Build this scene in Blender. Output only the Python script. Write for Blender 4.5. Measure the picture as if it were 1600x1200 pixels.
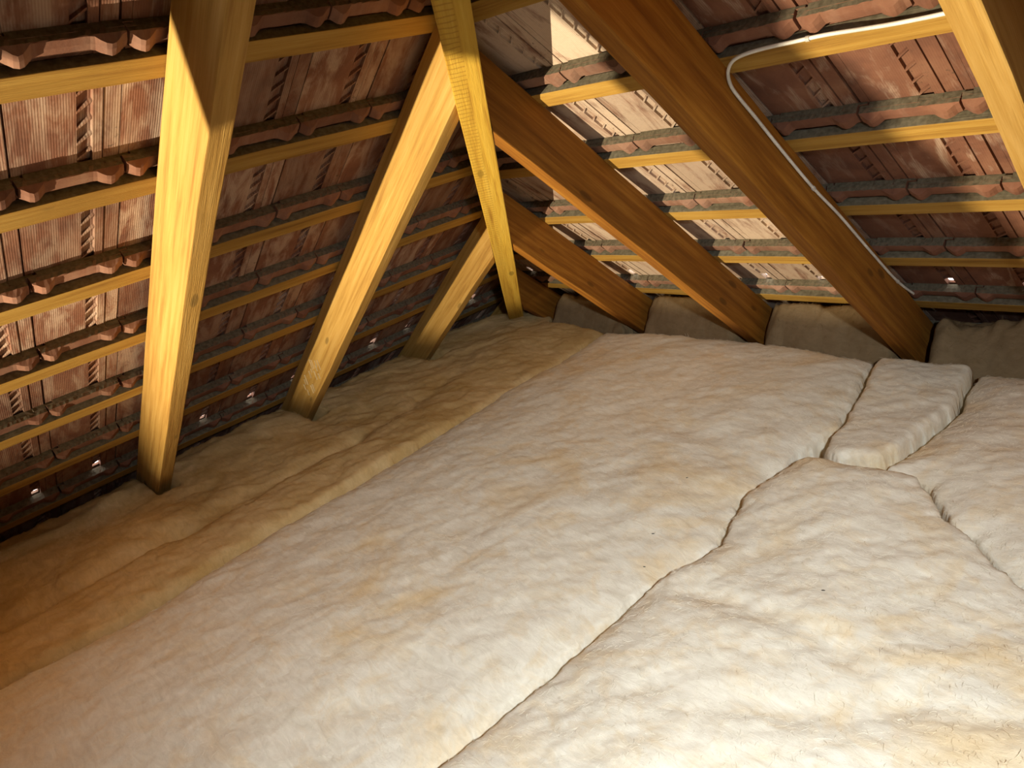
import bpy, bmesh, math, random
import numpy as np
from mathutils import Vector, Matrix

for o in list(bpy.data.objects):
    bpy.data.objects.remove(o, do_unlink=True)
scene = bpy.context.scene
COL = scene.collection
random.seed(7)

# ------------------------------------------------------------------ camera
CAM_POS = Vector((3.5102, -3.1604, 1.4626))
CAM_RIGHT = Vector((0.67699, 0.70513, -0.21088))
CAM_DOWN = Vector((0.12717, -0.39429, -0.91015))
CAM_FWD = Vector((-0.72492, 0.58934, -0.35660))
cam_data = bpy.data.cameras.new('camera')
cam_data.sensor_fit = 'HORIZONTAL'
cam_data.sensor_width = 36.0
cam_data.lens = 36.0 * 1219.4 / 1600.0
cam_data.clip_start = 0.02
cam = bpy.data.objects.new('camera', cam_data)
COL.objects.link(cam)
m3 = Matrix((CAM_RIGHT, -CAM_DOWN, -CAM_FWD)).transposed()
cam.matrix_world = Matrix.Translation(CAM_POS) @ m3.to_4x4()
scene.camera = cam

# ------------------------------------------------------------------ world, lights, exposure
world = bpy.data.worlds.new('daylight')
scene.world = world
world.use_nodes = True
bg = world.node_tree.nodes['Background']
bg.inputs[0].default_value = (0.98, 0.98, 1.0, 1)
bg.inputs[1].default_value = 6.0


def spot(name, loc, target, watts, color, half_deg, blend, radius):
    d = bpy.data.lights.new(name, 'SPOT')
    d.energy = watts
    d.color = color
    d.spot_size = math.radians(2 * half_deg)
    d.spot_blend = blend
    d.shadow_soft_size = radius
    o = bpy.data.objects.new(name, d)
    COL.objects.link(o)
    o.location = loc
    o.rotation_euler = (Vector(target) - Vector(loc)).to_track_quat('-Z', 'Y').to_euler()
    return o


# work lamp standing low on the insulation, far to the left behind the camera
KEY = Vector((1.50, -5.50, 0.34))
spot('work_lamp', KEY, KEY + Vector((0.27, 1.0, 0.21)), 1420.0, (1.0, 0.88, 0.64), 37.0, 1.0, 0.016)
# torch held up beside the camera and pointed down at the insulation
spot('torch', (3.95, -3.20, 1.75), (2.70, -2.20, 0.32), 222.0, (0.80, 0.90, 1.0), 38.5, 1.0, 0.05)

scene.view_settings.view_transform = 'Standard'
scene.view_settings.look = 'None'
scene.view_settings.gamma = 1.0
scene.view_settings.use_curve_mapping = False
scene.view_settings.exposure = 0.0

# ------------------------------------------------------------------ geometry of the roof
PL, PR = math.radians(37.6476), math.radians(42.2181)
Z0 = 0.142
cL, sL, cR, sR = math.cos(PL), math.sin(PL), math.cos(PR), math.sin(PR)
GAUGE = 0.342
RAFT_D, RAFT_W = 0.158, 0.050
TILE_W = 0.2145


def PLp(y, s, d):      # point on the left slope: along eave, up the slope, inwards
    return Vector((s * cL + d * sL, y, Z0 + s * sL - d * cL))


def PRp(x, s, d):      # point on the right slope
    return Vector((x, -s * cR - d * sR, s * sR - d * cR))


HIP_O = Vector((-Z0 / math.tan(PL), 0, 0))
HIP_H = Vector((1 / math.tan(PL), -1 / math.tan(PR), 1)).normalized()
HIP_LAT = Vector((-HIP_H.y, HIP_H.x, 0)).normalized()
HIP_M = HIP_H.cross(HIP_LAT)          # points away from the room or into it
if HIP_M.z > 0:
    HIP_M = -HIP_M                     # inward / downward

# ------------------------------------------------------------------ helpers


def tag(o, label=None, cat=None, group=None, kind=None):
    if label:
        o['label'] = label
    if cat:
        o['category'] = cat
    if group:
        o['group'] = group
    if kind:
        o['kind'] = kind
    return o


def link(name, me, mat=None, parent=None, matrix=None):
    o = bpy.data.objects.new(name, me)
    COL.objects.link(o)
    if mat and me is not None and not me.materials:
        me.materials.append(mat)
    if parent:
        o.parent = parent
    if matrix is not None:
        o.matrix_world = matrix
    return o


def bm_mesh(name, bm, smooth=False):
    me = bpy.data.meshes.new(name)
    bmesh.ops.recalc_face_normals(bm, faces=bm.faces)
    bm.to_mesh(me)
    bm.free()
    if smooth:
        for p in me.polygons:
            p.use_smooth = True
    return me


def hexa(bm, pts):
    """eight points: four of one end, four of the other, same order"""
    v = [bm.verts.new(p) for p in pts]
    for f in ((0, 1, 2, 3), (7, 6, 5, 4), (0, 4, 5, 1), (1, 5, 6, 2), (2, 6, 7, 3), (3, 7, 4, 0)):
        bm.faces.new([v[i] for i in f])
    return v


def beam(name, ends, xdir, ydir, mat, bevel=0.003, seed=0, warp=0.0015, cuts=14):
    """a sawn timber from eight world points, its own axes: x along the grain"""
    xd = xdir.normalized()
    yd = (ydir - ydir.dot(xd) * xd).normalized()
    zd = xd.cross(yd)
    org = sum(ends[:4], Vector()) / 4
    M = Matrix((xd, yd, zd)).transposed().to_4x4()
    M.translation = org
    Mi = M.inverted()
    bm = bmesh.new()
    hexa(bm, [Mi @ p for p in ends])
    bmesh.ops.recalc_face_normals(bm, faces=bm.faces)
    long_e = [e for e in bm.edges if abs((e.verts[0].co - e.verts[1].co).normalized().x) > 0.98]
    if bevel:
        bmesh.ops.bevel(bm, geom=long_e, offset=bevel, segments=2, affect='EDGES', profile=0.6)
    long_e = [e for e in bm.edges if abs((e.verts[0].co - e.verts[1].co).normalized().x) > 0.98]
    if cuts:
        bmesh.ops.subdivide_edges(bm, edges=long_e, cuts=cuts, use_grid_fill=True)
    rnd = random.Random(seed)
    ph = [rnd.uniform(0, 6.28) for _ in range(8)]
    fr = [rnd.uniform(2, 5) for _ in range(4)]
    for v in bm.verts:
        x = v.co.x
        v.co.y += warp * (math.sin(fr[0] * x + ph[0]) + 0.5 * math.sin(4.1 * fr[1] * x + ph[1]))
        v.co.z += warp * (math.sin(fr[2] * x + ph[2]) + 0.5 * math.sin(4.3 * fr[3] * x + ph[3]))
    me = bm_mesh(name, bm)
    return link(name, me, mat, matrix=M)


# ------------------------------------------------------------------ materials


class NT:
    def __init__(self, name):
        self.m = bpy.data.materials.new(name)
        self.m.use_nodes = True
        self.t = self.m.node_tree
        self.b = self.t.nodes['Principled BSDF']

    def n(self, typ, **kw):
        nd = self.t.nodes.new(typ)
        for k, v in kw.items():
            if k.startswith('i_'):
                nd.inputs[k[2:].replace('_', ' ')].default_value = v
            else:
                setattr(nd, k, v)
        return nd

    def l(self, a, b):
        self.t.links.new(a, b)

    def ramp(self, src, stops):
        r = self.n('ShaderNodeValToRGB')
        el = r.color_ramp.elements
        while len(el) > 1:
            el.remove(el[-1])
        el[0].position, el[0].color = stops[0][0], (*stops[0][1], 1)
        for p, c in stops[1:]:
            e = el.new(p)
            e.color = (*c, 1)
        self.l(src, r.inputs[0])
        return r.outputs[0]

    def mix(self, fac, a, b, mode='MIX'):
        x = self.n('ShaderNodeMix', data_type='RGBA', blend_type=mode)
        for s, v in ((x.inputs[0], fac), (x.inputs[6], a), (x.inputs[7], b)):
            if isinstance(v, (int, float)):
                s.default_value = v
            elif isinstance(v, tuple):
                s.default_value = (*v, 1)
            else:
                self.l(v, s)
        return x.outputs[2]

    def math(self, op, a, b=None, c=None):
        x = self.n('ShaderNodeMath', operation=op)
        for i, v in enumerate((a, b, c)):
            if v is None:
                continue
            if isinstance(v, (int, float)):
                x.inputs[i].default_value = v
            else:
                self.l(v, x.inputs[i])
        return x.outputs[0]

    def noise(self, vec, scale, detail=4.0, rough=0.55, dist=0.0):
        x = self.n('ShaderNodeTexNoise')
        x.inputs['Scale'].default_value = scale
        x.inputs['Detail'].default_value = detail
        x.inputs['Roughness'].default_value = rough
        x.inputs['Distortion'].default_value = dist
        self.l(vec, x.inputs['Vector'])
        return x.outputs['Fac']

    def coords(self, scale=(1, 1, 1), per_object=True):
        tc = self.n('ShaderNodeTexCoord')
        mp = self.n('ShaderNodeMapping')
        mp.inputs['Scale'].default_value = scale
        self.l(tc.outputs['Object'], mp.inputs['Vector'])
        if per_object:
            oi = self.n('ShaderNodeObjectInfo')
            mul = self.n('ShaderNodeVectorMath', operation='SCALE')
            cmb = self.n('ShaderNodeCombineXYZ')
            for i in range(3):
                self.l(self.math('MULTIPLY', oi.outputs['Random'], 17.3 + 11.7 * i), cmb.inputs[i])
            add = self.n('ShaderNodeVectorMath', operation='ADD')
            self.l(mp.outputs[0], add.inputs[0])
            self.l(cmb.outputs[0], add.inputs[1])
            return add.outputs[0]
        return mp.outputs[0]

    def bump(self, h, strength, dist=0.01, prev=None):
        x = self.n('ShaderNodeBump')
        x.inputs['Strength'].default_value = strength
        x.inputs['Distance'].default_value = dist
        self.l(h, x.inputs['Height'])
        if prev is not None:
            self.l(prev, x.inputs['Normal'])
        return x.outputs[0]

    def dust(self, col, dustcol, lo=0.15, hi=0.45, only=None):
        """fine grey dust that has settled on whatever faces the sky"""
        g = self.n('ShaderNodeNewGeometry')
        sx = self.n('ShaderNodeSeparateXYZ')
        self.l(g.outputs['Normal'], sx.inputs[0])
        mr = self.n('ShaderNodeMapRange')
        mr.inputs[1].default_value = lo
        mr.inputs[2].default_value = hi
        self.l(sx.outputs[2], mr.inputs[0])
        fac = mr.outputs[0] if only is None else self.math('MULTIPLY', mr.outputs[0], only)
        return self.mix(fac, col, dustcol)


def wood(name, light, mid, dark, saw=False, dusty=False, rough=0.75):
    w = NT(name)
    v = w.coords((1.2, 26, 26))
    v2 = w.coords((0.55, 5.5, 5.5))
    grain = w.noise(v, 2.2, 6, 0.62, 0.25)
    broad = w.noise(v2, 1.3, 3, 0.5, 0.6)
    fine = w.noise(w.coords((6, 190, 190)), 2.0, 3, 0.6)
    col = w.ramp(grain, [(0.25, dark), (0.48, mid), (0.72, light)])
    col2 = w.ramp(broad, [(0.3, (0.72, 0.66, 0.6)), (0.7, (1.12, 1.1, 1.08))])
    col = w.mix(0.85, col, col2, 'MULTIPLY')
    col = w.mix(w.math('MULTIPLY', fine, 0.35), col, dark)
    # knots
    vo = w.n('ShaderNodeTexVoronoi', feature='F1')
    vo.inputs['Scale'].default_value = 1.0
    w.l(w.coords((3.2, 9, 9)), vo.inputs['Vector'])
    k = w.ramp(vo.outputs['Distance'], [(0.0, (1, 1, 1)), (0.085, (0.75, 0.75, 0.75)), (0.11, (0, 0, 0))])
    col = w.mix(w.math('MULTIPLY', k, 0.8), col, tuple(c * 0.33 for c in mid))
    oi = w.n('ShaderNodeObjectInfo')
    hs = w.n('ShaderNodeHueSaturation')
    w.l(w.math('MULTIPLY_ADD', oi.outputs['Random'], 0.26, 0.87), hs.inputs['Value'])
    w.l(col, hs.inputs['Color'])
    col = hs.outputs[0]
    nb = w.bump(grain, 0.35, 0.004)
    nb = w.bump(fine, 0.5, 0.002, nb)
    if saw:
        tc = w.n('ShaderNodeTexCoord')
        sp = w.n('ShaderNodeSeparateXYZ')
        w.l(tc.outputs['Object'], sp.inputs[0])
        wv = w.n('ShaderNodeTexWave', wave_type='BANDS', bands_direction='X')
        wv.inputs['Scale'].default_value = 17.0
        wv.inputs['Distortion'].default_value = 2.2
        wv.inputs['Detail'].default_value = 2.0
        wv.inputs['Detail Scale'].default_value = 1.5
        w.l(tc.outputs['Object'], wv.inputs['Vector'])
        kerf = w.ramp(wv.outputs['Fac'], [(0.05, (1, 1, 1)), (0.22, (0, 0, 0))])
        edge = w.math('ADD', sp.outputs[1], w.math('MULTIPLY', w.noise(w.coords((3, 9, 9)), 1.5), 0.03))
        msk = w.math('GREATER_THAN', 0.016, edge)
        kf = w.math('MULTIPLY', kerf, msk)
        col = w.mix(w.math('MULTIPLY', kf, 0.55), col, dark)
        nb = w.bump(kf, -0.5, 0.003, nb)
    if dusty:
        g = w.noise(w.coords((40, 40, 40)), 2.0, 4)
        col = w.dust(col, w.ramp(g, [(0.3, (0.095, 0.078, 0.048)), (0.7, (0.19, 0.16, 0.105))]), 0.25, 0.6)
    w.l(col, w.b.inputs['Base Color'])
    w.l(nb, w.b.inputs['Normal'])
    w.b.inputs['Roughness'].default_value = rough
    w.b.inputs['Specular IOR Level'].default_value = 0.25
    return w.m


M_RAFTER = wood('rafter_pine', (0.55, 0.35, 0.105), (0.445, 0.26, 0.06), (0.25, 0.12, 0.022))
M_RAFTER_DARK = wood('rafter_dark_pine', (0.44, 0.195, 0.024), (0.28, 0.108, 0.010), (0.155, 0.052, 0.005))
M_HIP = wood('hip_pine', (0.70, 0.47, 0.075), (0.62, 0.385, 0.045), (0.30, 0.14, 0.015), saw=True)
M_BATTEN = wood('batten_pine', (0.50, 0.32, 0.075), (0.40, 0.23, 0.042), (0.22, 0.105, 0.018), dusty=True)


def tile_material(name, bloom_lo, bloom_hi, bloom_amt, k=1.0):
    w = NT(name)
    tc = w.n('ShaderNodeTexCoord')
    sp = w.n('ShaderNodeSeparateXYZ')
    w.l(tc.outputs['Object'], sp.inputs[0])
    n1 = w.noise(w.coords((6, 6, 6)), 1.4, 5, 0.6, 0.4)
    n2 = w.noise(w.coords((14, 3.2, 6)), 1.6, 6, 0.65, 0.5)
    n3 = w.noise(w.coords((60, 60, 60)), 2.0, 4, 0.6)
    clay = w.ramp(n1, [(0.28, (0.125, 0.056, 0.037)), (0.5, (0.20, 0.088, 0.053)), (0.75, (0.27, 0.135, 0.080))])
    # white salt bloom in patches
    bl = w.ramp(n2, [(bloom_lo, (0, 0, 0)), (bloom_hi, (1, 1, 1))])
    # combed grooves that run up the tile
    wv = w.n('ShaderNodeTexWave', wave_type='BANDS', bands_direction='X')
    wv.inputs['Scale'].default_value = 62.0
    wv.inputs['Distortion'].default_value = 0.35
    wv.inputs['Detail'].default_value = 1.0
    w.l(tc.outputs['Object'], wv.inputs['Vector'])
    comb = w.math('MULTIPLY', wv.outputs['Fac'], w.math('LESS_THAN', sp.outputs[1], 0.055))
    oi = w.n('ShaderNodeObjectInfo')
    amt = w.math('MULTIPLY_ADD', oi.outputs['Random'], 0.4, bloom_amt)
    st = w.math('MULTIPLY_ADD', comb, 0.4, 0.6)
    f = w.math('MULTIPLY', w.math('MULTIPLY', bl, amt), st)
    f = w.math('MULTIPLY', f, w.math('MULTIPLY_ADD', w.math('LESS_THAN', sp.outputs[1], 0.055), 0.75, 0.25))
    col = w.mix(f, clay, (0.64, 0.50, 0.37))
    # mortar crumbs and mould near the joint
    mo = w.ramp(w.noise(w.coords((30, 30, 30)), 2.4, 5, 0.7), [(0.60, (0, 0, 0)), (0.66, (1, 1, 1))])
    near = w.math('GREATER_THAN', sp.outputs[0], 0.12)
    low = w.math('LESS_THAN', sp.outputs[1], -0.15)
    col = w.mix(w.math('MULTIPLY', w.math('MULTIPLY', mo, near), w.math('MULTIPLY_ADD', low, 0.5, 0.2)), col, (0.055, 0.045, 0.03))
    col = w.mix(w.math('MULTIPLY', n3, 0.25), col, (0.14, 0.06, 0.035))
    hs = w.n('ShaderNodeHueSaturation')
    w.l(w.math('MULTIPLY_ADD', oi.outputs['Random'], 0.35, 0.80), hs.inputs['Value'])
    w.l(col, hs.inputs['Color'])
    g = w.noise(w.coords((50, 50, 50)), 2.0, 4)
    col = w.dust(hs.outputs[0], w.ramp(g, [(0.3, (0.080, 0.066, 0.042)), (0.7, (0.165, 0.138, 0.092))]), 0.25, 0.6, w.math('GREATER_THAN', sp.outputs[1], 0.058))
    nb = w.bump(comb, 0.3, 0.001)
    nb = w.bump(n3, 0.15, 0.003, nb)
    w.l(col, w.b.inputs['Base Color'])
    w.l(nb, w.b.inputs['Normal'])
    w.b.inputs['Roughness'].default_value = 0.9
    w.b.inputs['Specular IOR Level'].default_value = 0.15
    return w.m


M_TILE = tile_material('clay_tile', 0.43, 0.60, 0.24)
M_TILE_BLOOM_LIT = tile_material('salt_bloomed_lit_tile', 0.30, 0.52, 0.78)  # salt bloom, strengthened in the colour to brighten the lamp-lit tiles
M_TILE_PLAIN = tile_material('plain_clay_tile', 0.52, 0.66, 0.12)


def wool(name, pale, yellow, patch_lo, patch_hi):
    w = NT(name)
    tc = w.n('ShaderNodeTexCoord')

    def mp(s, rot=0.0):
        m_ = w.n('ShaderNodeMapping')
        m_.inputs['Scale'].default_value = s
        m_.inputs['Rotation'].default_value = (0, 0, rot)
        w.l(tc.outputs['Object'], m_.inputs['Vector'])
        return m_.outputs[0]
    patch = w.noise(mp((1, 1, 1)), 3.4, 5, 0.6, 0.8)
    mid = w.noise(mp((1, 1, 1)), 13, 5, 0.62, 1.0)
    streak = w.noise(mp((16, 48, 30), 0.75), 1.0, 6, 0.65, 1.4)
    fibre = w.noise(mp((120, 300, 150), 0.6), 1.0, 4, 0.7, 1.5)
    tuft = w.noise(mp((40, 70, 40), 0.9), 1.0, 5, 0.7, 2.0)
    pf = w.ramp(patch, [(patch_lo, (0, 0, 0)), (patch_hi, (1, 1, 1))])
    col = w.mix(pf, pale, yellow)
    mf = w.ramp(mid, [(0.48, (0, 0, 0)), (0.72, (1, 1, 1))])
    col = w.mix(w.math('MULTIPLY', mf, 0.45), col, yellow)
    sh = w.ramp(streak, [(0.3, (0.80, 0.77, 0.72)), (0.6, (1.0, 1.0, 1.0)), (0.75, (1.07, 1.07, 1.08))])
    col = w.mix(0.7, col, sh, 'MULTIPLY')
    nb = w.bump(streak, 0.20, 0.006)
    nb = w.bump(tuft, 0.30, 0.003, nb)
    nb = w.bump(fibre, 0.4, 0.0012, nb)
    w.l(col, w.b.inputs['Base Color'])
    w.l(nb, w.b.inputs['Normal'])
    w.b.inputs['Roughness'].default_value = 1.0
    w.b.inputs['Specular IOR Level'].default_value = 0.05
    return w.m


M_WOOL = wool('white_wool', (0.86, 0.785, 0.62), (0.81, 0.60, 0.31), 0.52, 0.75)
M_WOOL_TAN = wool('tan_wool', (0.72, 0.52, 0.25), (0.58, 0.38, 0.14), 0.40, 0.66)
M_WOOL_SHADE = wool('shade_darkened_wool', (0.26, 0.18, 0.095), (0.21, 0.14, 0.065), 0.50, 0.74)  # same wool as the batts, eave shade painted into a darker colour


def plain(name, col, rough=0.8, bumpy=0.0):
    w = NT(name)
    nz = w.noise(w.coords((9, 9, 9)), 2.0, 5)
    c = w.ramp(nz, [(0.3, tuple(x * 0.75 for x in col)), (0.7, tuple(min(1, x * 1.15) for x in col))])
    w.l(c, w.b.inputs['Base Color'])
    if bumpy:
        w.l(w.bump(nz, bumpy, 0.01), w.b.inputs['Normal'])
    w.b.inputs['Roughness'].default_value = rough
    return w.m


M_DECK = plain('deck_boards', (0.25, 0.17, 0.09))
M_SHELL = plain('far_clay_roof', (0.20, 0.10, 0.055), 0.9, 0.4)
M_PLASTER = plain('gable_masonry', (0.30, 0.24, 0.18), 0.95, 0.4)
M_CABLE = plain('white_pvc', (0.78, 0.74, 0.64), 0.45)
M_CLIP = plain('clip_plastic', (0.55, 0.50, 0.42), 0.5)
M_NAIL = plain('dull_steel', (0.16, 0.15, 0.14), 0.45)

# ------------------------------------------------------------------ the shell of the attic


def panel(name, pts, mat, kind_label, thick):
    """flat four-cornered panel with real thickness along the vector thick"""
    bm = bmesh.new()
    hexa(bm, list(pts) + [p + thick for p in pts])
    o = link(name, bm_mesh(name, bm), mat)
    tag(o, kind_label, kind='structure')
    return o


panel('floor', [Vector((-0.6, 0.6, -0.12)), Vector((7.9, 0.6, -0.12)), Vector((7.9, -9, -0.12)), Vector((-0.6, -9, -0.12))],
      M_DECK, 'wooden attic deck hidden under the insulation', Vector((0, 0, 0.08)))
nLi, nRi = Vector((sL, 0, -cL)), Vector((0, -sR, -cR))
panel('ceiling_left', [PLp(-9, -0.5, -0.05), PLp(-3.92, -0.5, -0.05), PLp(-3.92, 4.75, -0.05), PLp(-9, 4.75, -0.05)], M_SHELL,
      'clay roof slope going on behind the camera', -0.03 * nLi)
panel('ceiling_left_top', [PLp(-3.92, 3.06, -0.05), PLp(-2.2, 3.06, -0.05), PLp(-2.2, 4.75, -0.05), PLp(-3.92, 4.75, -0.05)], M_SHELL,
      'upper clay roof slope above the picture', -0.03 * nLi)
panel('ceiling_right', [PRp(3.92, -0.5, -0.05), PRp(8.2, -0.5, -0.05), PRp(8.2, 4.75, -0.05), PRp(3.92, 4.75, -0.05)], M_SHELL,
      'clay roof slope going on to the right of the picture', -0.03 * nRi)
panel('ceiling_right_top', [PRp(2.2, 3.06, -0.05), PRp(3.92, 3.06, -0.05), PRp(3.92, 4.75, -0.05), PRp(2.2, 4.75, -0.05)], M_SHELL,
      'upper clay roof slope above the hip rafters', -0.03 * nRi)
XR = 3.72
zr = Z0 + XR * math.tan(PL)
panel('ceiling_far', [Vector((XR, 0.7, zr + 0.06)), Vector((2 * XR + 0.4, 0.7, -0.1)), Vector((2 * XR + 0.4, -9, -0.1)), Vector((XR, -9, zr + 0.06))],
      M_SHELL, 'opposite clay roof slope behind the camera', Vector((0.03, 0, 0.04)))
panel('wall_back', [Vector((-0.6, -9, -0.1)), Vector((8, -9, -0.1)), Vector((8, -9, 3.3)), Vector((-0.6, -9, 3.3))],
      M_PLASTER, 'masonry gable wall far behind the camera', Vector((0, -0.1, 0)))
panel('trim_1', [Vector((-0.40, -4.0, -0.1)), Vector((-0.40, 0.45, -0.1)), Vector((-0.40, 0.45, 0.06)), Vector((-0.40, -4.0, 0.06))],
      M_DECK, 'eave board behind the insulation under the left slope', Vector((-0.03, 0, 0)))
panel('trim_2', [Vector((-0.40, 0.36, -0.1)), Vector((4.0, 0.36, -0.1)), Vector((4.0, 0.36, 0.0)), Vector((-0.40, 0.36, 0.0))],
      M_DECK, 'eave board behind the insulation under the right slope', Vector((0, 0.03, 0)))

# ------------------------------------------------------------------ roof tiles, every tile its own piece
V_HEAD, V_TAIL = 0.107, -0.308


def d_under(v):
    return -0.029 + (v - 0.05) * 0.048


def tile_mesh(name, hole=None, rnd=None):
    rnd = rnd or random.Random(1)
    bm = bmesh.new()

    def slab(u0, u1, v0, v1, a, b, du0=0.0, du1=0.0):
        pts = []
        for (u, v) in ((u0, v0), (u1, v0), (u1 + du1, v1), (u0 + du0, v1)):
            pts.append((u, v))
        hexa(bm, [Vector((u, v, d_under(v) + a)) for u, v in pts] + [Vector((u, v, d_under(v) + b)) for u, v in pts])

    W = TILE_W
    slab(0.002, 0.022, V_TAIL, V_HEAD, 0.0, -0.0085)               # rebated edge under the neighbour's lip
    slab(0.022, 0.128, V_TAIL, V_HEAD, 0.0, -0.016)                # body
    c0, c1 = 0.128, 0.158
    if hole:
        slab(c0, c1, V_TAIL, hole[0], -0.007, -0.016)
        slab(c0, c1, hole[1], V_HEAD, -0.007, -0.016)
        if hole[2] < c1:
            slab(hole[2], c1, hole[0], hole[1], -0.007, -0.016)
    else:
        slab(c0, c1, V_TAIL, V_HEAD, -0.007, -0.016)
    slab(c0, c1, 0.052, V_HEAD - 0.0005, 0.0, -0.008)
    slab(c1, 0.177, V_TAIL, V_HEAD, 0.002, -0.016)
    slab(0.177, 0.180, V_TAIL, V_HEAD, -0.003, -0.016)
    slab(0.180, W - 0.002, V_TAIL, V_HEAD, 0.0005, -0.016)
    slab(W - 0.002, W + 0.018, V_TAIL, V_HEAD, -0.0095, -0.0165)   # lip that covers the neighbour
    # slanting ribs across the channel
    v = V_TAIL + 0.075
    while v < 0.05:
        if not hole or v + 0.02 < hole[0] or v > hole[1]:
            pts = [(c0, v), (c1, v + 0.026), (c1, v + 0.032), (c0, v + 0.006)]
            hexa(bm, [Vector((u, q, d_under(q) + 0.0005)) for u, q in pts] + [Vector((u, q, d_under(q) - 0.008)) for u, q in pts])
        v += 0.046
    # rim along the head, with a nib at each end that hooks over the batten
    def prism(u0, u1, v0, v1, depth, tu, tv0, tv1):
        lo = [(u0, v0), (u1, v0), (u1, v1), (u0, v1)]
        hi = [(u0 + tu, v0 + tv0), (u1 - tu, v0 + tv0), (u1 - tu, v1 - tv1), (u0 + tu, v1 - tv1)]
        hexa(bm, [Vector((u, q, d_under(q) - 0.002)) for u, q in lo] + [Vector((u, q, d_under(q) + depth)) for u, q in hi])
    def nib(u):
        r = 0.0
        for (c, hw) in ((0.028, 0.025), (W - 0.034, 0.029)):
            if abs(u - c) < hw:
                r = max(r, (0.5 + 0.5 * math.cos(math.pi * (u - c) / hw)) ** 0.7)
        return r
    N = 26
    us = [0.003 + (W - 0.006) * i / N for i in range(N + 1)]
    rows = []
    for u in us:
        k = nib(u)
        dep = 0.0125 + 0.0125 * k
        v0, v1 = 0.069 - 0.006 * k, V_HEAD - 0.0005
        prof = [(v0, -0.002), (v0 + 0.004, dep), (v0 + 0.020, dep + 0.0005), (v1 - 0.002 - 0.010 * k, dep - 0.001), (v1 - 0.0005, 0.010), (v1, -0.002)]
        rows.append([bm.verts.new((u, q, d_under(q) + h)) for q, h in prof])
    for i in range(N):
        for j in range(6):
            bm.faces.new((rows[i][j], rows[i][(j + 1) % 6], rows[i + 1][(j + 1) % 6], rows[i + 1][j]))
    bm.faces.new(rows[0])
    bm.faces.new(rows[-1][::-1])
    for vtx in bm.verts:
        vtx.co.x += rnd.uniform(-0.0007, 0.0007)
        vtx.co.y += rnd.uniform(-0.0010, 0.0010)
    me = bm_mesh(name, bm)
    me.materials.append(M_TILE)
    return me


TILES = [tile_mesh('roof_tile', rnd=random.Random(i)) for i in range(3)]
V_H0 = V_HEAD - GAUGE
HOLED = [tile_mesh('roof_tile_open', hole=(V_H0 + 0.002, V_H0 + 0.026 + 0.007 * i, 0.150 + 0.004 * i), rnd=random.Random(20 + i)) for i in range(3)]

L_OFF = {3: 0.006, 4: 0.010}
R_OFF = {2: -0.006, 3: -0.010, 4: -0.016, 5: -0.012, 6: -0.014, 7: -0.008}


def s_row(side, k):
    return k * GAUGE + (L_OFF if side == 'L' else R_OFF).get(k, 0.0)


roofL = link('roof_slope_left', None)
tag(roofL, 'left clay tile roof slope seen from inside the attic', kind='structure')
roofR = link('roof_slope_right', None)
tag(roofR, 'right clay tile roof slope seen from inside the attic', kind='structure')


def put_tiles(side, parent, cols, rows, off, hole_row):
    P = PLp if side == 'L' else PRp
    axu = Vector((0, 1, 0)) if side == 'L' else Vector((1, 0, 0))
    axv = Vector((cL, 0, sL)) if side == 'L' else Vector((0, -cR, sR))
    axn = axu.cross(axv)
    sign = -1.0 if side == 'L' else 1.0
    rnd = random.Random(3 if side == 'L' else 4)
    for k in rows:
        for c in cols:
            u = off + c * TILE_W
            M = Matrix((axu, axv, axn)).transposed().to_4x4()
            M.translation = P(u + rnd.uniform(-0.0012, 0.0012), s_row(side, k) + rnd.uniform(-0.004, 0.004), rnd.uniform(-0.0006, 0.0))
            M = M @ Matrix.Rotation(rnd.uniform(-0.004, 0.004), 4, 'Z')
            me = HOLED[(c * 7 + k) % 3] if k == hole_row else TILES[(c * 5 + k * 3) % 3]
            # signed distance to the vertical plane of the hip
            vals = [sign * (M @ Vector((a, b, -0.03)) - HIP_O).dot(HIP_LAT) for a in (0, TILE_W + 0.018) for b in (V_TAIL, V_HEAD)]
            if max(vals) < 0.01:
                continue
            if min(vals) < 0.004:
                bm = bmesh.new()
                bm.from_mesh(me)
                Mi = M.inverted()
                co = Mi @ (HIP_O + HIP_LAT * sign * 0.004)
                no = (Mi.to_3x3() @ (HIP_LAT * sign)).normalized()
                bmesh.ops.bisect_plane(bm, geom=bm.verts[:] + bm.edges[:] + bm.faces[:], plane_co=co, plane_no=no, clear_inner=True)
                ed = [e for e in bm.edges if e.is_boundary]
                if ed:
                    bmesh.ops.holes_fill(bm, edges=ed, sides=0)
                if len(bm.faces) < 4:
                    bm.free()
                    continue
                me = bm_mesh('roof_tile_cut', bm)
                me.materials.clear()
                me.materials.append(M_TILE)
            to = link('roof_tile', me, parent=parent, matrix=M)
            mt = M_TILE
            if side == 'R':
                mt = M_TILE_BLOOM_LIT if u < 2.45 else M_TILE_PLAIN
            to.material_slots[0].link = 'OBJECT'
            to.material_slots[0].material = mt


put_tiles('L', roofL, range(-6, 18), range(0, 9), -2.794, 2)
put_tiles('R', roofR, range(-13, 9), range(0, 9), 2.036, 3)

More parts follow.
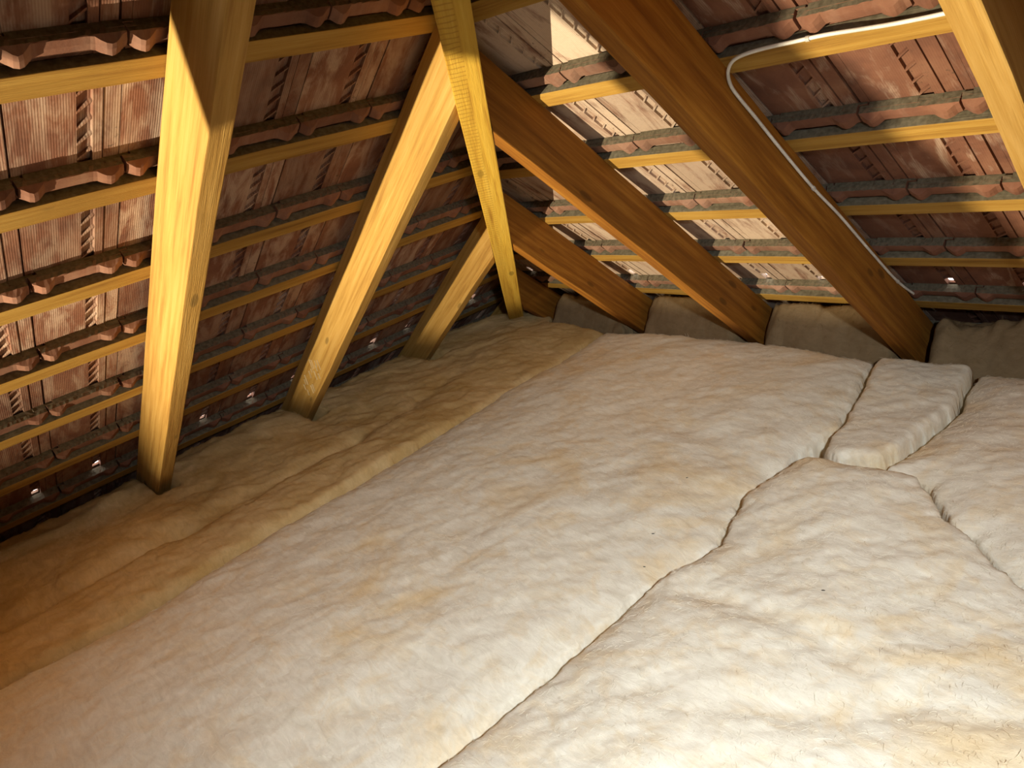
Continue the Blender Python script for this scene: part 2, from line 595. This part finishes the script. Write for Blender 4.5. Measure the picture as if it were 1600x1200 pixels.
# cap tiles over the hip, outside
for i, sg in enumerate((-1, 1)):
    P_ = PLp if sg < 0 else PRp
    ring = []
    for t in (-0.35, 4.4):
        top = HIP_O + HIP_H * (t / HIP_H.z) * 0.7
        sl = (top.z - (Z0 if sg < 0 else 0)) / (sL if sg < 0 else sR)
        u = top.y if sg < 0 else top.x
        e = 0.16 * (-1 if sg < 0 else 1)
        ring.append([P_(u - e * 0.12, sl, -0.062), P_(u + e, sl, -0.062), P_(u + e, sl, -0.080), P_(u - e * 0.12, sl, -0.080)])
    bm = bmesh.new()
    hexa(bm, ring[0] + ring[1])
    o = link('trim_%d' % (3 + i), bm_mesh('hip_cap', bm), M_SHELL)
    tag(o, '%s half of the clay hip capping outside above the hip rafter' % ('left' if sg < 0 else 'right'), kind='structure')

# ------------------------------------------------------------------ battens
ORD = {1: 'lowest', 2: 'second', 3: 'third', 4: 'fourth', 5: 'fifth', 6: 'sixth', 7: 'seventh', 8: 'eighth', 9: 'topmost'}


def batten(side, k, label):
    B_W, B_T = 0.056, 0.027
    P = PLp if side == 'L' else PRp
    sign = -1.0 if side == 'L' else 1.0
    far = -3.9 if side == 'L' else 3.9
    s0 = s_row(side, k)
    near_pts, far_pts = [], []
    for (s, d) in ((s0, 0), (s0 + B_W, 0), (s0 + B_W, -B_T), (s0, -B_T)):
        near_pts.append(P(far, s, d))
        a, b = P(0, s, d), P(1, s, d)
        fa = (a - HIP_O).dot(HIP_LAT) - sign * 0.006
        fb = (b - HIP_O).dot(HIP_LAT) - sign * 0.006
        far_pts.append(P(-fa / (fb - fa), s, d))
    axu = Vector((0, 1, 0)) if side == 'L' else Vector((-1, 0, 0))
    o = beam('roof_batten', near_pts + far_pts, axu, Vector((0, 0, 1)), M_BATTEN, bevel=0.0015, seed=k * 11 + (side == 'R'), warp=0.001, cuts=20)
    tag(o, label, 'batten', 'tile battens of the %s roof slope' % ('left' if side == 'L' else 'right'))
    return o


for k in range(1, 9):
    nm = {1: 'lowest tile batten of the left slope, dark beside the insulation',
          8: 'topmost tile batten of the left slope, above the picture edge'}.get(
        k, '%s pine tile batten up from the insulation on the left slope' % ORD[k])
    batten('L', k, nm)
for k in range(2, 9):
    j = k - 1
    nm = {1: 'lowest tile batten of the right slope, just above the insulation behind rafters',
          5: 'fifth tile batten up the right slope, carrying the white cable',
          7: 'topmost tile batten of the right slope, above the picture edge'}.get(
        j, '%s pine tile batten up from the insulation on the right slope' % ORD[j])
    batten('R', k, nm)

# ------------------------------------------------------------------ rafters
HIP_HALF = 0.039


def rafter(side, pos, label, w=RAFT_W, depth=RAFT_D, s_low=-0.05, s_cap=4.4, seed=0, mat=None):
    P = PLp if side == 'L' else PRp
    sign = -1.0 if side == 'L' else 1.0
    us = (pos, pos + w) if side == 'L' else (pos, pos - w)
    lo, hi = [], []
    for (u, d) in ((us[0], 0), (us[1], 0), (us[1], depth), (us[0], depth)):
        lo.append(P(u, s_low, d))
        a, b = P(u, 0, d), P(u, 1, d)
        fa = (a - HIP_O).dot(HIP_LAT) - sign * HIP_HALF
        fb = (b - HIP_O).dot(HIP_LAT) - sign * HIP_HALF
        hi.append(P(u, min(s_cap, -fa / (fb - fa)), d))
    ax = Vector((cL, 0, sL)) if side == 'L' else Vector((0, -cR, sR))
    ay = Vector((0, 1, 0)) if side == 'L' else Vector((1, 0, 0))
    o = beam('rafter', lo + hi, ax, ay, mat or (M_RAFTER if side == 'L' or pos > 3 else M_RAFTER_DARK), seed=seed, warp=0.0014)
    tag(o, label, 'rafter', 'jack rafters of the %s roof slope' % ('left' if side == 'L' else 'right'))
    return o


rafter('L', -2.516, 'bright pine rafter nearest the camera on the left slope, full height of picture', seed=1, w=0.052, depth=0.16)
rafter('L', -1.845, 'middle pine rafter of the left slope, long, with pale scrapes near its foot', seed=2, w=0.046, depth=0.152)
rafter('L', -1.155, 'shortest visible left rafter, low beside the hip beam', seed=3, w=0.046, depth=0.14)
rafter('L', -0.47, 'stub rafter hidden in the dark corner left of the hip beam', seed=4)
rafter('R', 3.083, 'brightly lit rafter cut off by the top right picture corner', seed=5, w=0.054)
rafter('R', 2.488, 'longest right slope rafter with the white cable running along its side', seed=6, w=0.052, depth=0.160)
rafter('R', 1.895, 'dark right slope rafter with lit underside, second from the hip beam', seed=7, w=0.052, depth=0.158)
rafter('R', 1.30, 'short dark right slope rafter next to the foot of the hip beam', seed=8, w=0.05, depth=0.152)
rafter('R', 0.70, 'lowest stub rafter in shadow directly right of the hip beam foot', seed=9, w=0.05, depth=0.15)

# square post that carries the slope behind the camera
pa = [Vector((1.774, -4.10, -0.035)), Vector((1.913, -4.10, -0.035)), Vector((1.913, -3.90, -0.035)), Vector((1.774, -3.90, -0.035))]
pb = [Vector((p.x, p.y, Z0 + p.x * math.tan(PL) - 0.02)) for p in pa]
o = beam('timber_post', pa + pb, Vector((0, 0, 1)), Vector((0, 1, 0)), M_RAFTER, seed=31)
tag(o, 'square timber post standing behind the camera under the left slope', 'post')

# hip rafter, its underside lowest
hip_lo, hip_hi = [], []
for (lt, dd) in ((-0.038, 0.065), (0.038, 0.065), (0.038, 0.24), (-0.038, 0.24)):
    hip_lo.append(HIP_O + HIP_LAT * lt + Vector((0, 0, -dd)) + HIP_H * (0.52 / HIP_H.z))
    hip_hi.append(HIP_O + HIP_LAT * lt + Vector((0, 0, -dd)) + HIP_H * (3.0 / HIP_H.z))
o = beam('hip_rafter', hip_lo + hip_hi, HIP_H, HIP_LAT, M_HIP, seed=10, warp=0.001)
tag(o, 'yellow pine hip rafter rising from the far corner, saw marks across it', 'hip rafter')

# ------------------------------------------------------------------ insulation


def vnoise(x, y, seed):
    xi, yi = np.floor(x).astype(np.int64), np.floor(y).astype(np.int64)
    xf, yf = x - xi, y - yi
    xf, yf = xf * xf * xf * (xf * (xf * 6 - 15) + 10), yf * yf * yf * (yf * (yf * 6 - 15) + 10)

    def h(a, b):
        n = (a * 374761393 + b * 668265263 + seed * 1442695041) & 0x7fffffff
        n = ((n ^ (n >> 13)) * 1274126177) & 0x7fffffff
        n = n ^ (n >> 16)
        return (n & 0xffff) / 32767.5 - 1.0
    a, b, c, d = h(xi, yi), h(xi + 1, yi), h(xi, yi + 1), h(xi + 1, yi + 1)
    return (a * (1 - xf) + b * xf) * (1 - yf) + (c * (1 - xf) + d * xf) * yf


def fbm(x, y, seed, octs=4, gain=0.5):
    s, a = 0.0, 1.0
    for i in range(octs):
        s = s + a * vnoise(x, y, seed + i * 31)
        x, y = x * 2.03 + 7.1, y * 2.03 + 3.7
        a *= gain
    return s


def sdf(px, py, poly):
    d2 = np.full(px.shape, 1e9)
    inside = np.zeros(px.shape, bool)
    n = len(poly)
    for i in range(n):
        ax, ay = poly[i]
        bx_, by_ = poly[(i + 1) % n]
        ex, ey = bx_ - ax, by_ - ay
        t = np.clip(((px - ax) * ex + (py - ay) * ey) / (ex * ex + ey * ey + 1e-12), 0, 1)
        d2 = np.minimum(d2, (px - ax - t * ex) ** 2 + (py - ay - t * ey) ** 2)
        cond = ((ay > py) != (by_ > py)) & (px < ex * (py - ay) / (ey + 1e-15) + ax)
        inside ^= cond
    return np.where(inside, 1, -1) * np.sqrt(d2)


def seg_dist(px, py, a, b):
    ex, ey = b[0] - a[0], b[1] - a[1]
    t = np.clip(((px - a[0]) * ex + (py - a[1]) * ey) / (ex * ex + ey * ey), 0, 1)
    return np.sqrt((px - a[0] - t * ex) ** 2 + (py - a[1] - t * ey) ** 2)


def batt(name, poly, z0, mat, label, step=0.01, rad=0.07, drop=0.022, puff=0.012, slot=0.03, crest=0.350, notches=(), creases=(), shape=None, seed=1, amp=1.0, wob=0.010, fibres=6500, group='glass wool batts laid over the attic floor'):
    xs = np.arange(min(p[0] for p in poly) - 0.02, max(p[0] for p in poly) + 0.02 + step, step)
    ys = np.arange(min(p[1] for p in poly) - 0.02, max(p[1] for p in poly) + 0.02 + step, step)
    X, Y = np.meshgrid(xs, ys, indexing='ij')
    # ragged cut edges
    wx = wob * fbm(X * 9, Y * 9, 50, 4)
    S = sdf(X + wx, Y + wob * fbm(X * 9, Y * 9, 90, 4), poly)
    S = S - 0.002
    for (xa, xb, ya, yb) in notches:      # cut out around a rafter foot
        ddx = np.maximum(xa - X, X - xb)
        ddy = np.maximum(ya - Y, Y - yb)
        out = np.sqrt(np.maximum(ddx, 0) ** 2 + np.maximum(ddy, 0) ** 2) + np.minimum(np.maximum(ddx, ddy), 0)
        S = np.minimum(S, out)
    q = np.clip(1 - S / rad, 0, 1)
    q2 = np.clip(1 - S / 0.008, 0, 1)
    prof = drop * q ** 2.2 + slot * q2 ** 2
    Z = z0 - prof + puff * np.clip(S / 0.3, 0, 1)
    Z = Z + amp * (0.012 * fbm(X * 2.6, Y * 2.2, seed, 3, 0.45)
                   + 0.0030 * fbm((X + Y) * 7, (Y - X) * 12, seed + 9, 4, 0.5)
                   + 0.0012 * fbm((X + 0.4 * Y) * 45, Y * 60, seed + 17, 3, 0.6))
    g = np.exp(-((Y + 4.6) / 0.17) ** 4)
    Z = Z * (1 - g) + g * (crest + 0.12 * (Z - np.mean(Z)))      # the wool is heaped up behind the camera
    for (a, b, dep, wid) in creases:
        sd = seg_dist(X + 0.02 * fbm(X * 6, Y * 6, seed + 3, 2), Y + 0.02 * fbm(X * 6, Y * 6, seed + 5, 2), a, b)
        Z = Z - dep * np.exp(-(sd / wid) ** 2)
    if shape is not None:
        Z = shape(X, Y, Z)
    keep = S > -0.001
    idx = -np.ones(X.shape, int)
    cell = keep[:-1, :-1] & keep[1:, :-1] & keep[:-1, 1:] & keep[1:, 1:]
    used = np.zeros(X.shape, bool)
    used[:-1, :-1] |= cell
    used[1:, :-1] |= cell
    used[:-1, 1:] |= cell
    used[1:, 1:] |= cell
    idx[used] = np.arange(used.sum())
    cx, cy = X[used].mean(), Y[used].mean()
    verts = np.stack([X[used] - cx, Y[used] - cy, Z[used]], 1)
    I, J = np.nonzero(cell)
    faces = np.stack([idx[I, J], idx[I + 1, J], idx[I + 1, J + 1], idx[I, J + 1]], 1)
    me = bpy.data.meshes.new(name)
    me.from_pydata(verts.tolist(), [], faces.tolist())
    bm = bmesh.new()
    bm.from_mesh(me)
    bmesh.ops.recalc_face_normals(bm, faces=bm.faces)
    if sum(f.normal.z for f in bm.faces) < 0:
        bmesh.ops.reverse_faces(bm, faces=bm.faces)
    be = [e for e in bm.edges if e.is_boundary]
    ext = bmesh.ops.extrude_edge_only(bm, edges=be)
    for g in ext['geom']:
        if isinstance(g, bmesh.types.BMVert):
            g.co.z = -0.035
    bm.to_mesh(me)
    bm.free()
    for p in me.polygons:
        p.use_smooth = True
    o = link(name, me, mat)
    o.location = (cx, cy, 0)
    tag(o, label, 'insulation', group)
    if fibres:
        fibre_mesh(o, X, Y, Z, S, (cx, cy), fibres, mat, seed)
    return o


def fibre_mesh(parent, X, Y, Z, S, c, density, mat, seed):
    """loose glass fibres lying on the wool"""
    r = np.random.RandomState(seed)
    ok = (S > 0.012) & (Y > -3.45) & (X < 3.5)
    ii, jj = np.nonzero(ok)
    cellA = (X[1, 0] - X[0, 0]) * (Y[0, 1] - Y[0, 0])
    n = int(len(ii) * cellA * density)
    pick = r.randint(0, len(ii), n)
    ii, jj = ii[pick], jj[pick]
    ii = np.clip(ii, 2, X.shape[0] - 3)
    jj = np.clip(jj, 2, X.shape[1] - 3)
    px, py = X[ii, jj] + r.uniform(-.005, .005, n), Y[ii, jj] + r.uniform(-.005, .005, n)
    ang = r.normal(0.75, 0.9, n)
    ln = r.uniform(0.006, 0.024, n)
    wd = r.uniform(0.00025, 0.0006, n)
    bend = r.normal(0, 0.9, n)
    dx, dy = X[1, 0] - X[0, 0], Y[0, 1] - Y[0, 0]
    gx = (Z[ii + 1, jj] - Z[ii - 1, jj]) / (2 * dx)
    gy = (Z[ii, jj + 1] - Z[ii, jj - 1]) / (2 * dy)
    zc = Z[ii, jj]
    vs = []
    for k, t in enumerate((-0.5, -0.17, 0.17, 0.5)):
        a = ang + bend * t
        qx, qy = px + np.cos(a) * ln * t, py + np.sin(a) * ln * t
        h = 0.0008 + (0.25 - t * t) * 0.010 * r.uniform(0, 1, n)
        qz = zc + gx * (qx - X[ii, jj]) + gy * (qy - Y[ii, jj]) + h
        w_ = wd * (1.0 if abs(t) < 0.4 else 0.35)
        nx, ny = -np.sin(a) * w_, np.cos(a) * w_
        vs.append(np.stack([qx - nx - c[0], qy - ny - c[1], qz], 1))
        vs.append(np.stack([qx + nx - c[0], qy + ny - c[1], qz + w_ * 0.6], 1))
    V = np.stack(vs, 1).reshape(-1, 3)
    base = (np.arange(n) * 8)[:, None]
    F = np.concatenate([base + np.array([[0, 1, 3, 2]]), base + np.array([[2, 3, 5, 4]]), base + np.array([[4, 5, 7, 6]])])
    me = bpy.data.meshes.new('loose_fibres')
    me.from_pydata(V.tolist(), [], F.tolist())
    f = link('loose_fibres', me, mat, parent=parent)
    f['kind'] = 'stuff'


# strip under the left slope
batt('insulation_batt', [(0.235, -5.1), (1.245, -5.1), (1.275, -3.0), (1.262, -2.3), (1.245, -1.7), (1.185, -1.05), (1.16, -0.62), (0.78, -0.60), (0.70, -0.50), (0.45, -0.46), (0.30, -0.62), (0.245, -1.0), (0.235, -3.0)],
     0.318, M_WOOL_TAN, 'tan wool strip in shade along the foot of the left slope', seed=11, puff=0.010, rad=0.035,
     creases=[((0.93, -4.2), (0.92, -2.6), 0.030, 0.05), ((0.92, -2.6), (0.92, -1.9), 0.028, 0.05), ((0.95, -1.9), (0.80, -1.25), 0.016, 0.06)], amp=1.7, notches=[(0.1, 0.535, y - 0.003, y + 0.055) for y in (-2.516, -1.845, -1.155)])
# wide roll in the middle
batt('insulation_batt', [(1.250, -5.1), (2.445, -5.1), (2.44, -2.75), (2.470, -2.40), (2.470, -2.1), (2.518, -1.84), (2.452, -1.62), (2.47, -1.42), (2.468, -1.335), (2.476, -1.25), (2.513, -1.165), (2.452, -0.9), (2.395, -0.66), (2.20, -0.625), (1.95, -0.60), (1.55, -0.605), (1.165, -0.64), (1.190, -1.05), (1.250, -1.7), (1.267, -2.3), (1.280, -3.0)],
     0.330, M_WOOL, 'wide pale roll of wool across the middle of the floor', seed=23, puff=0.018, rad=0.13, drop=0.026, step=0.009, crest=0.357, notches=[(1.765, 1.922, -4.108, -3.892)],
     creases=[((1.20, -0.8), (1.30, -3.0), 0.0, 0.05), ((2.1, -1.35), (2.5, -1.5), 0.014, 0.06)])
# small cut piece
batt('insulation_batt', [(2.60, -0.665), (2.705, -0.66), (2.735, -0.95), (2.725, -1.15), (2.695, -1.325), (2.60, -1.355), (2.535, -1.315), (2.521, -1.19), (2.458, -0.9), (2.401, -0.66)],
     0.338, M_WOOL, 'small cut wool piece wedged in front of the cable rafter', seed=37, puff=0.010, rad=0.03, step=0.007)
# puffy batt in the right foreground
batt('insulation_batt', [(2.505, -1.385), (2.62, -1.385), (2.74, -1.365), (2.82, -1.375), (2.93, -1.52), (3.06, -1.625), (3.25, -1.76), (3.6, -1.98), (3.9, -2.1), (3.9, -4.4), (2.455, -4.4), (2.446, -2.75), (2.476, -2.40), (2.476, -2.1), (2.524, -1.84), (2.458, -1.62)],
     0.345, M_WOOL, 'puffy white batt in the right foreground with diagonal creases', seed=41, puff=0.030, rad=0.08, drop=0.014, step=0.008,
     creases=[((2.60, -2.02), (2.93, -2.07), 0.014, 0.035), ((2.70, -2.37), (3.30, -2.02), 0.012, 0.045), ((2.93, -2.07), (3.05, -2.14), 0.006, 0.03)], amp=1.2)
# right hand batt
batt('insulation_batt', [(2.712, -0.655), (3.1, -0.63), (4.6, -0.6), (4.6, -2.4), (3.9, -2.092), (3.6, -1.972), (3.25, -1.752), (3.064, -1.617), (2.936, -1.512), (2.826, -1.367), (2.702, -1.328), (2.731, -1.15), (2.741, -0.95)],
     0.328, M_WOOL, 'pale wool batt at the right picture edge below the right slope', seed=53, puff=0.020, rad=0.14, drop=0.030, step=0.008)


def tuck(zlow, ztop, y0, y1):
    def f(X, Y, Z):
        t = np.clip((Y - y0) / (y1 - y0), 0, 1)
        t = t * t * (3 - 2 * t)
        z = Z + (ztop - zlow) * t
        z = z + t * (0.034 * fbm(X * 6, Y * 9, 77, 4, 0.55) + 0.006 * fbm(X * 24, Y * 30, 78, 3))
        return np.minimum(z, -Y * math.tan(PR) - 0.016 + 0.004 * fbm(X * 12, Y * 12, 5, 3))
    return f


EAVE = [(0.735, 1.235, 0.385, 'shade-darkened wool tuft pushed into the eave between the two shortest right rafters'),
        (1.315, 1.838, 0.438, 'shade-darkened wool hump pushed into the eave left of the dark rafter'),
        (1.91, 2.430, 0.430, 'shade-darkened wool hump between the dark rafter and the cable rafter'),
        (2.503, 3.022, 0.430, 'crumpled shade-darkened wool hump right of the cable rafter foot'),
        (3.10, 3.75, 0.42, 'shade-darkened wool hump at the eave beyond the right picture edge')]
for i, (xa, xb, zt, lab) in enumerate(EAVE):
    batt('eave_wool', [(xa + 0.012, -0.600), (xb - 0.012, -0.600), (xb - 0.012, -0.36), (xa + 0.012, -0.36)], 0.312, M_WOOL_SHADE, lab, seed=61 + i * 7, puff=0.012, rad=0.06, drop=0.05, wob=0.014,
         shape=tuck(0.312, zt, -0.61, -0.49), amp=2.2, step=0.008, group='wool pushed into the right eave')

# ------------------------------------------------------------------ cable
CAB = [(2.4945, -0.28, 0.335), (2.4945, -0.418, 0.427), (2.4945, -0.499, 0.483), (2.4945, -0.684, 0.606), (2.4945, -0.87, 0.762), (2.4945, -1.057, 0.925),
       (2.4945, -1.19, 1.032), (2.4945, -1.335, 1.162), (2.4945, -1.437, 1.257), (2.4945, -1.498, 1.312), (2.494, -1.528, 1.345), (2.503, -1.548, 1.375), (2.525, -1.560, 1.396),
       (2.56, -1.566, 1.405), (2.609, -1.568, 1.409), (2.667, -1.568, 1.410), (2.735, -1.568, 1.411), (2.807, -1.566, 1.408), (2.864, -1.564, 1.406), (2.939, -1.564, 1.406), (3.02, -1.566, 1.409)]


def tube(bm, pts, r, seg=8):
    rings = []
    n = len(pts)
    for i, p in enumerate(pts):
        t = (pts[min(n - 1, i + 1)] - pts[max(0, i - 1)]).normalized()
        a = t.cross(Vector((0.3, 0.2, 1))).normalized()
        b = t.cross(a)
        rings.append([bm.verts.new(p + r * (math.cos(6.28318 * j / seg) * a + math.sin(6.28318 * j / seg) * b)) for j in range(seg)])
    for i in range(n - 1):
        for j in range(seg):
            bm.faces.new((rings[i][j], rings[i][(j + 1) % seg], rings[i + 1][(j + 1) % seg], rings[i + 1][j]))
    bm.faces.new(rings[0])
    bm.faces.new(rings[-1][::-1])


def smooth_path(pts, sub=5):
    P_ = [Vector(p) for p in pts]
    out = []
    for i in range(len(P_) - 1):
        p0, p1, p2, p3 = P_[max(0, i - 1)], P_[i], P_[i + 1], P_[min(len(P_) - 1, i + 2)]
        for k in range(sub):
            t = k / sub
            out.append(0.5 * ((2 * p1) + (p2 - p0) * t + (2 * p0 - 5 * p1 + 4 * p2 - p3) * t * t + (3 * p1 - p0 - 3 * p2 + p3) * t ** 3))
    out.append(P_[-1])
    return out


bm = bmesh.new()
tube(bm, smooth_path(CAB), 0.0042)
cable = link('electric_cable', bm_mesh('electric_cable', bm, True), M_CABLE)
tag(cable, 'thin white electric cable clipped along the long rafter and over a batten', 'cable')
for (p, ax) in (((2.4942, -0.69, 0.611), (0, -cR, sR)), ((2.4942, -1.19, 1.032), (0, -cR, sR)), ((2.70, -1.568, 1.4105), (1, 0, 0))):
    bm = bmesh.new()
    ax = Vector(ax)
    p = Vector(p)
    tube(bm, [p - ax * 0.004, p + ax * 0.004], 0.0058, 10)
    link('cable_clip', bm_mesh('cable_clip', bm), M_CLIP, parent=cable)

# ------------------------------------------------------------------ pale scrapes on the middle left rafter
mid_raft = [o for o in bpy.data.objects if o.get('label', '').startswith('middle pine rafter')][0]
rn = random.Random(5)
bm = bmesh.new()
for i in range(16):
    s0 = rn.uniform(0.62, 0.86)
    dd = rn.uniform(0.075, 0.135)
    ln, wd_ = rn.uniform(0.03, 0.075), rn.uniform(0.0010, 0.0022)
    a = PLp(-1.849, s0, dd)
    dirv = (PLp(0, 1, 0) - PLp(0, 0, 0)) * 0.55 - (PLp(0, 0, 1) - PLp(0, 0, 0)) * 0.8
    dirv.normalize()
    sidev = dirv.cross(Vector((0, 1, 0)))
    b = a + dirv * ln * 0.6
    hexa(bm, [a - sidev * wd_ * 0.3, a + sidev * wd_ * 0.3, b + sidev * wd_, b - sidev * wd_] +
         [p + Vector((0, 0.004, 0)) for p in (a - sidev * wd_ * 0.3, a + sidev * wd_ * 0.3, b + sidev * wd_, b - sidev * wd_)])
Mi = mid_raft.matrix_world.inverted()
bmesh.ops.transform(bm, matrix=Mi, verts=bm.verts)
M_SCRAPE = plain('fresh_wood', (0.72, 0.55, 0.27), 0.8)
sc = link('scrape_mark', bm_mesh('scrape_mark', bm), M_SCRAPE)
sc.parent = mid_raft
sc['label'] = 'pale fresh scrapes'
sc['kind'] = 'stuff'

# ------------------------------------------------------------------ dark specks of debris on the wool
M_SPECK = plain('dark_debris', (0.05, 0.035, 0.02), 0.9)
rn = random.Random(9)
deps = bpy.context.evaluated_depsgraph_get()
deps.update()
SPECKS = ((2.293, -1.633, 'dark speck on the wide wool roll, farthest from the camera'),
          (2.361, -1.886, 'dark speck on the wide wool roll, between two other specks'),
          (2.418, -2.000, 'dark speck on the wide wool roll near its right seam'),
          (2.830, -1.923, 'lone dark speck on the puffy white foreground batt'))
for (x, y, lab) in SPECKS:
    ok, loc, nrm, _, ob, _ = scene.ray_cast(deps, Vector((x, y, 0.7)), Vector((0, 0, -1)))
    if not ok:
        continue
    bm = bmesh.new()
    r_ = rn.uniform(0.0016, 0.0026)
    bmesh.ops.create_icosphere(bm, subdivisions=1, radius=r_)
    ang = rn.uniform(0, 3.1)
    for v in bm.verts:
        v.co = Vector((v.co.x * 1.9, v.co.y * 0.7, v.co.z * 0.6)) * rn.uniform(0.8, 1.2)
    o = link('debris_speck', bm_mesh('debris_speck', bm), M_SPECK)
    o.location = loc + Vector((0, 0, r_ * 0.3))
    o.rotation_euler = (0, 0, ang)
    tag(o, lab, 'debris', 'debris specks on the wool')
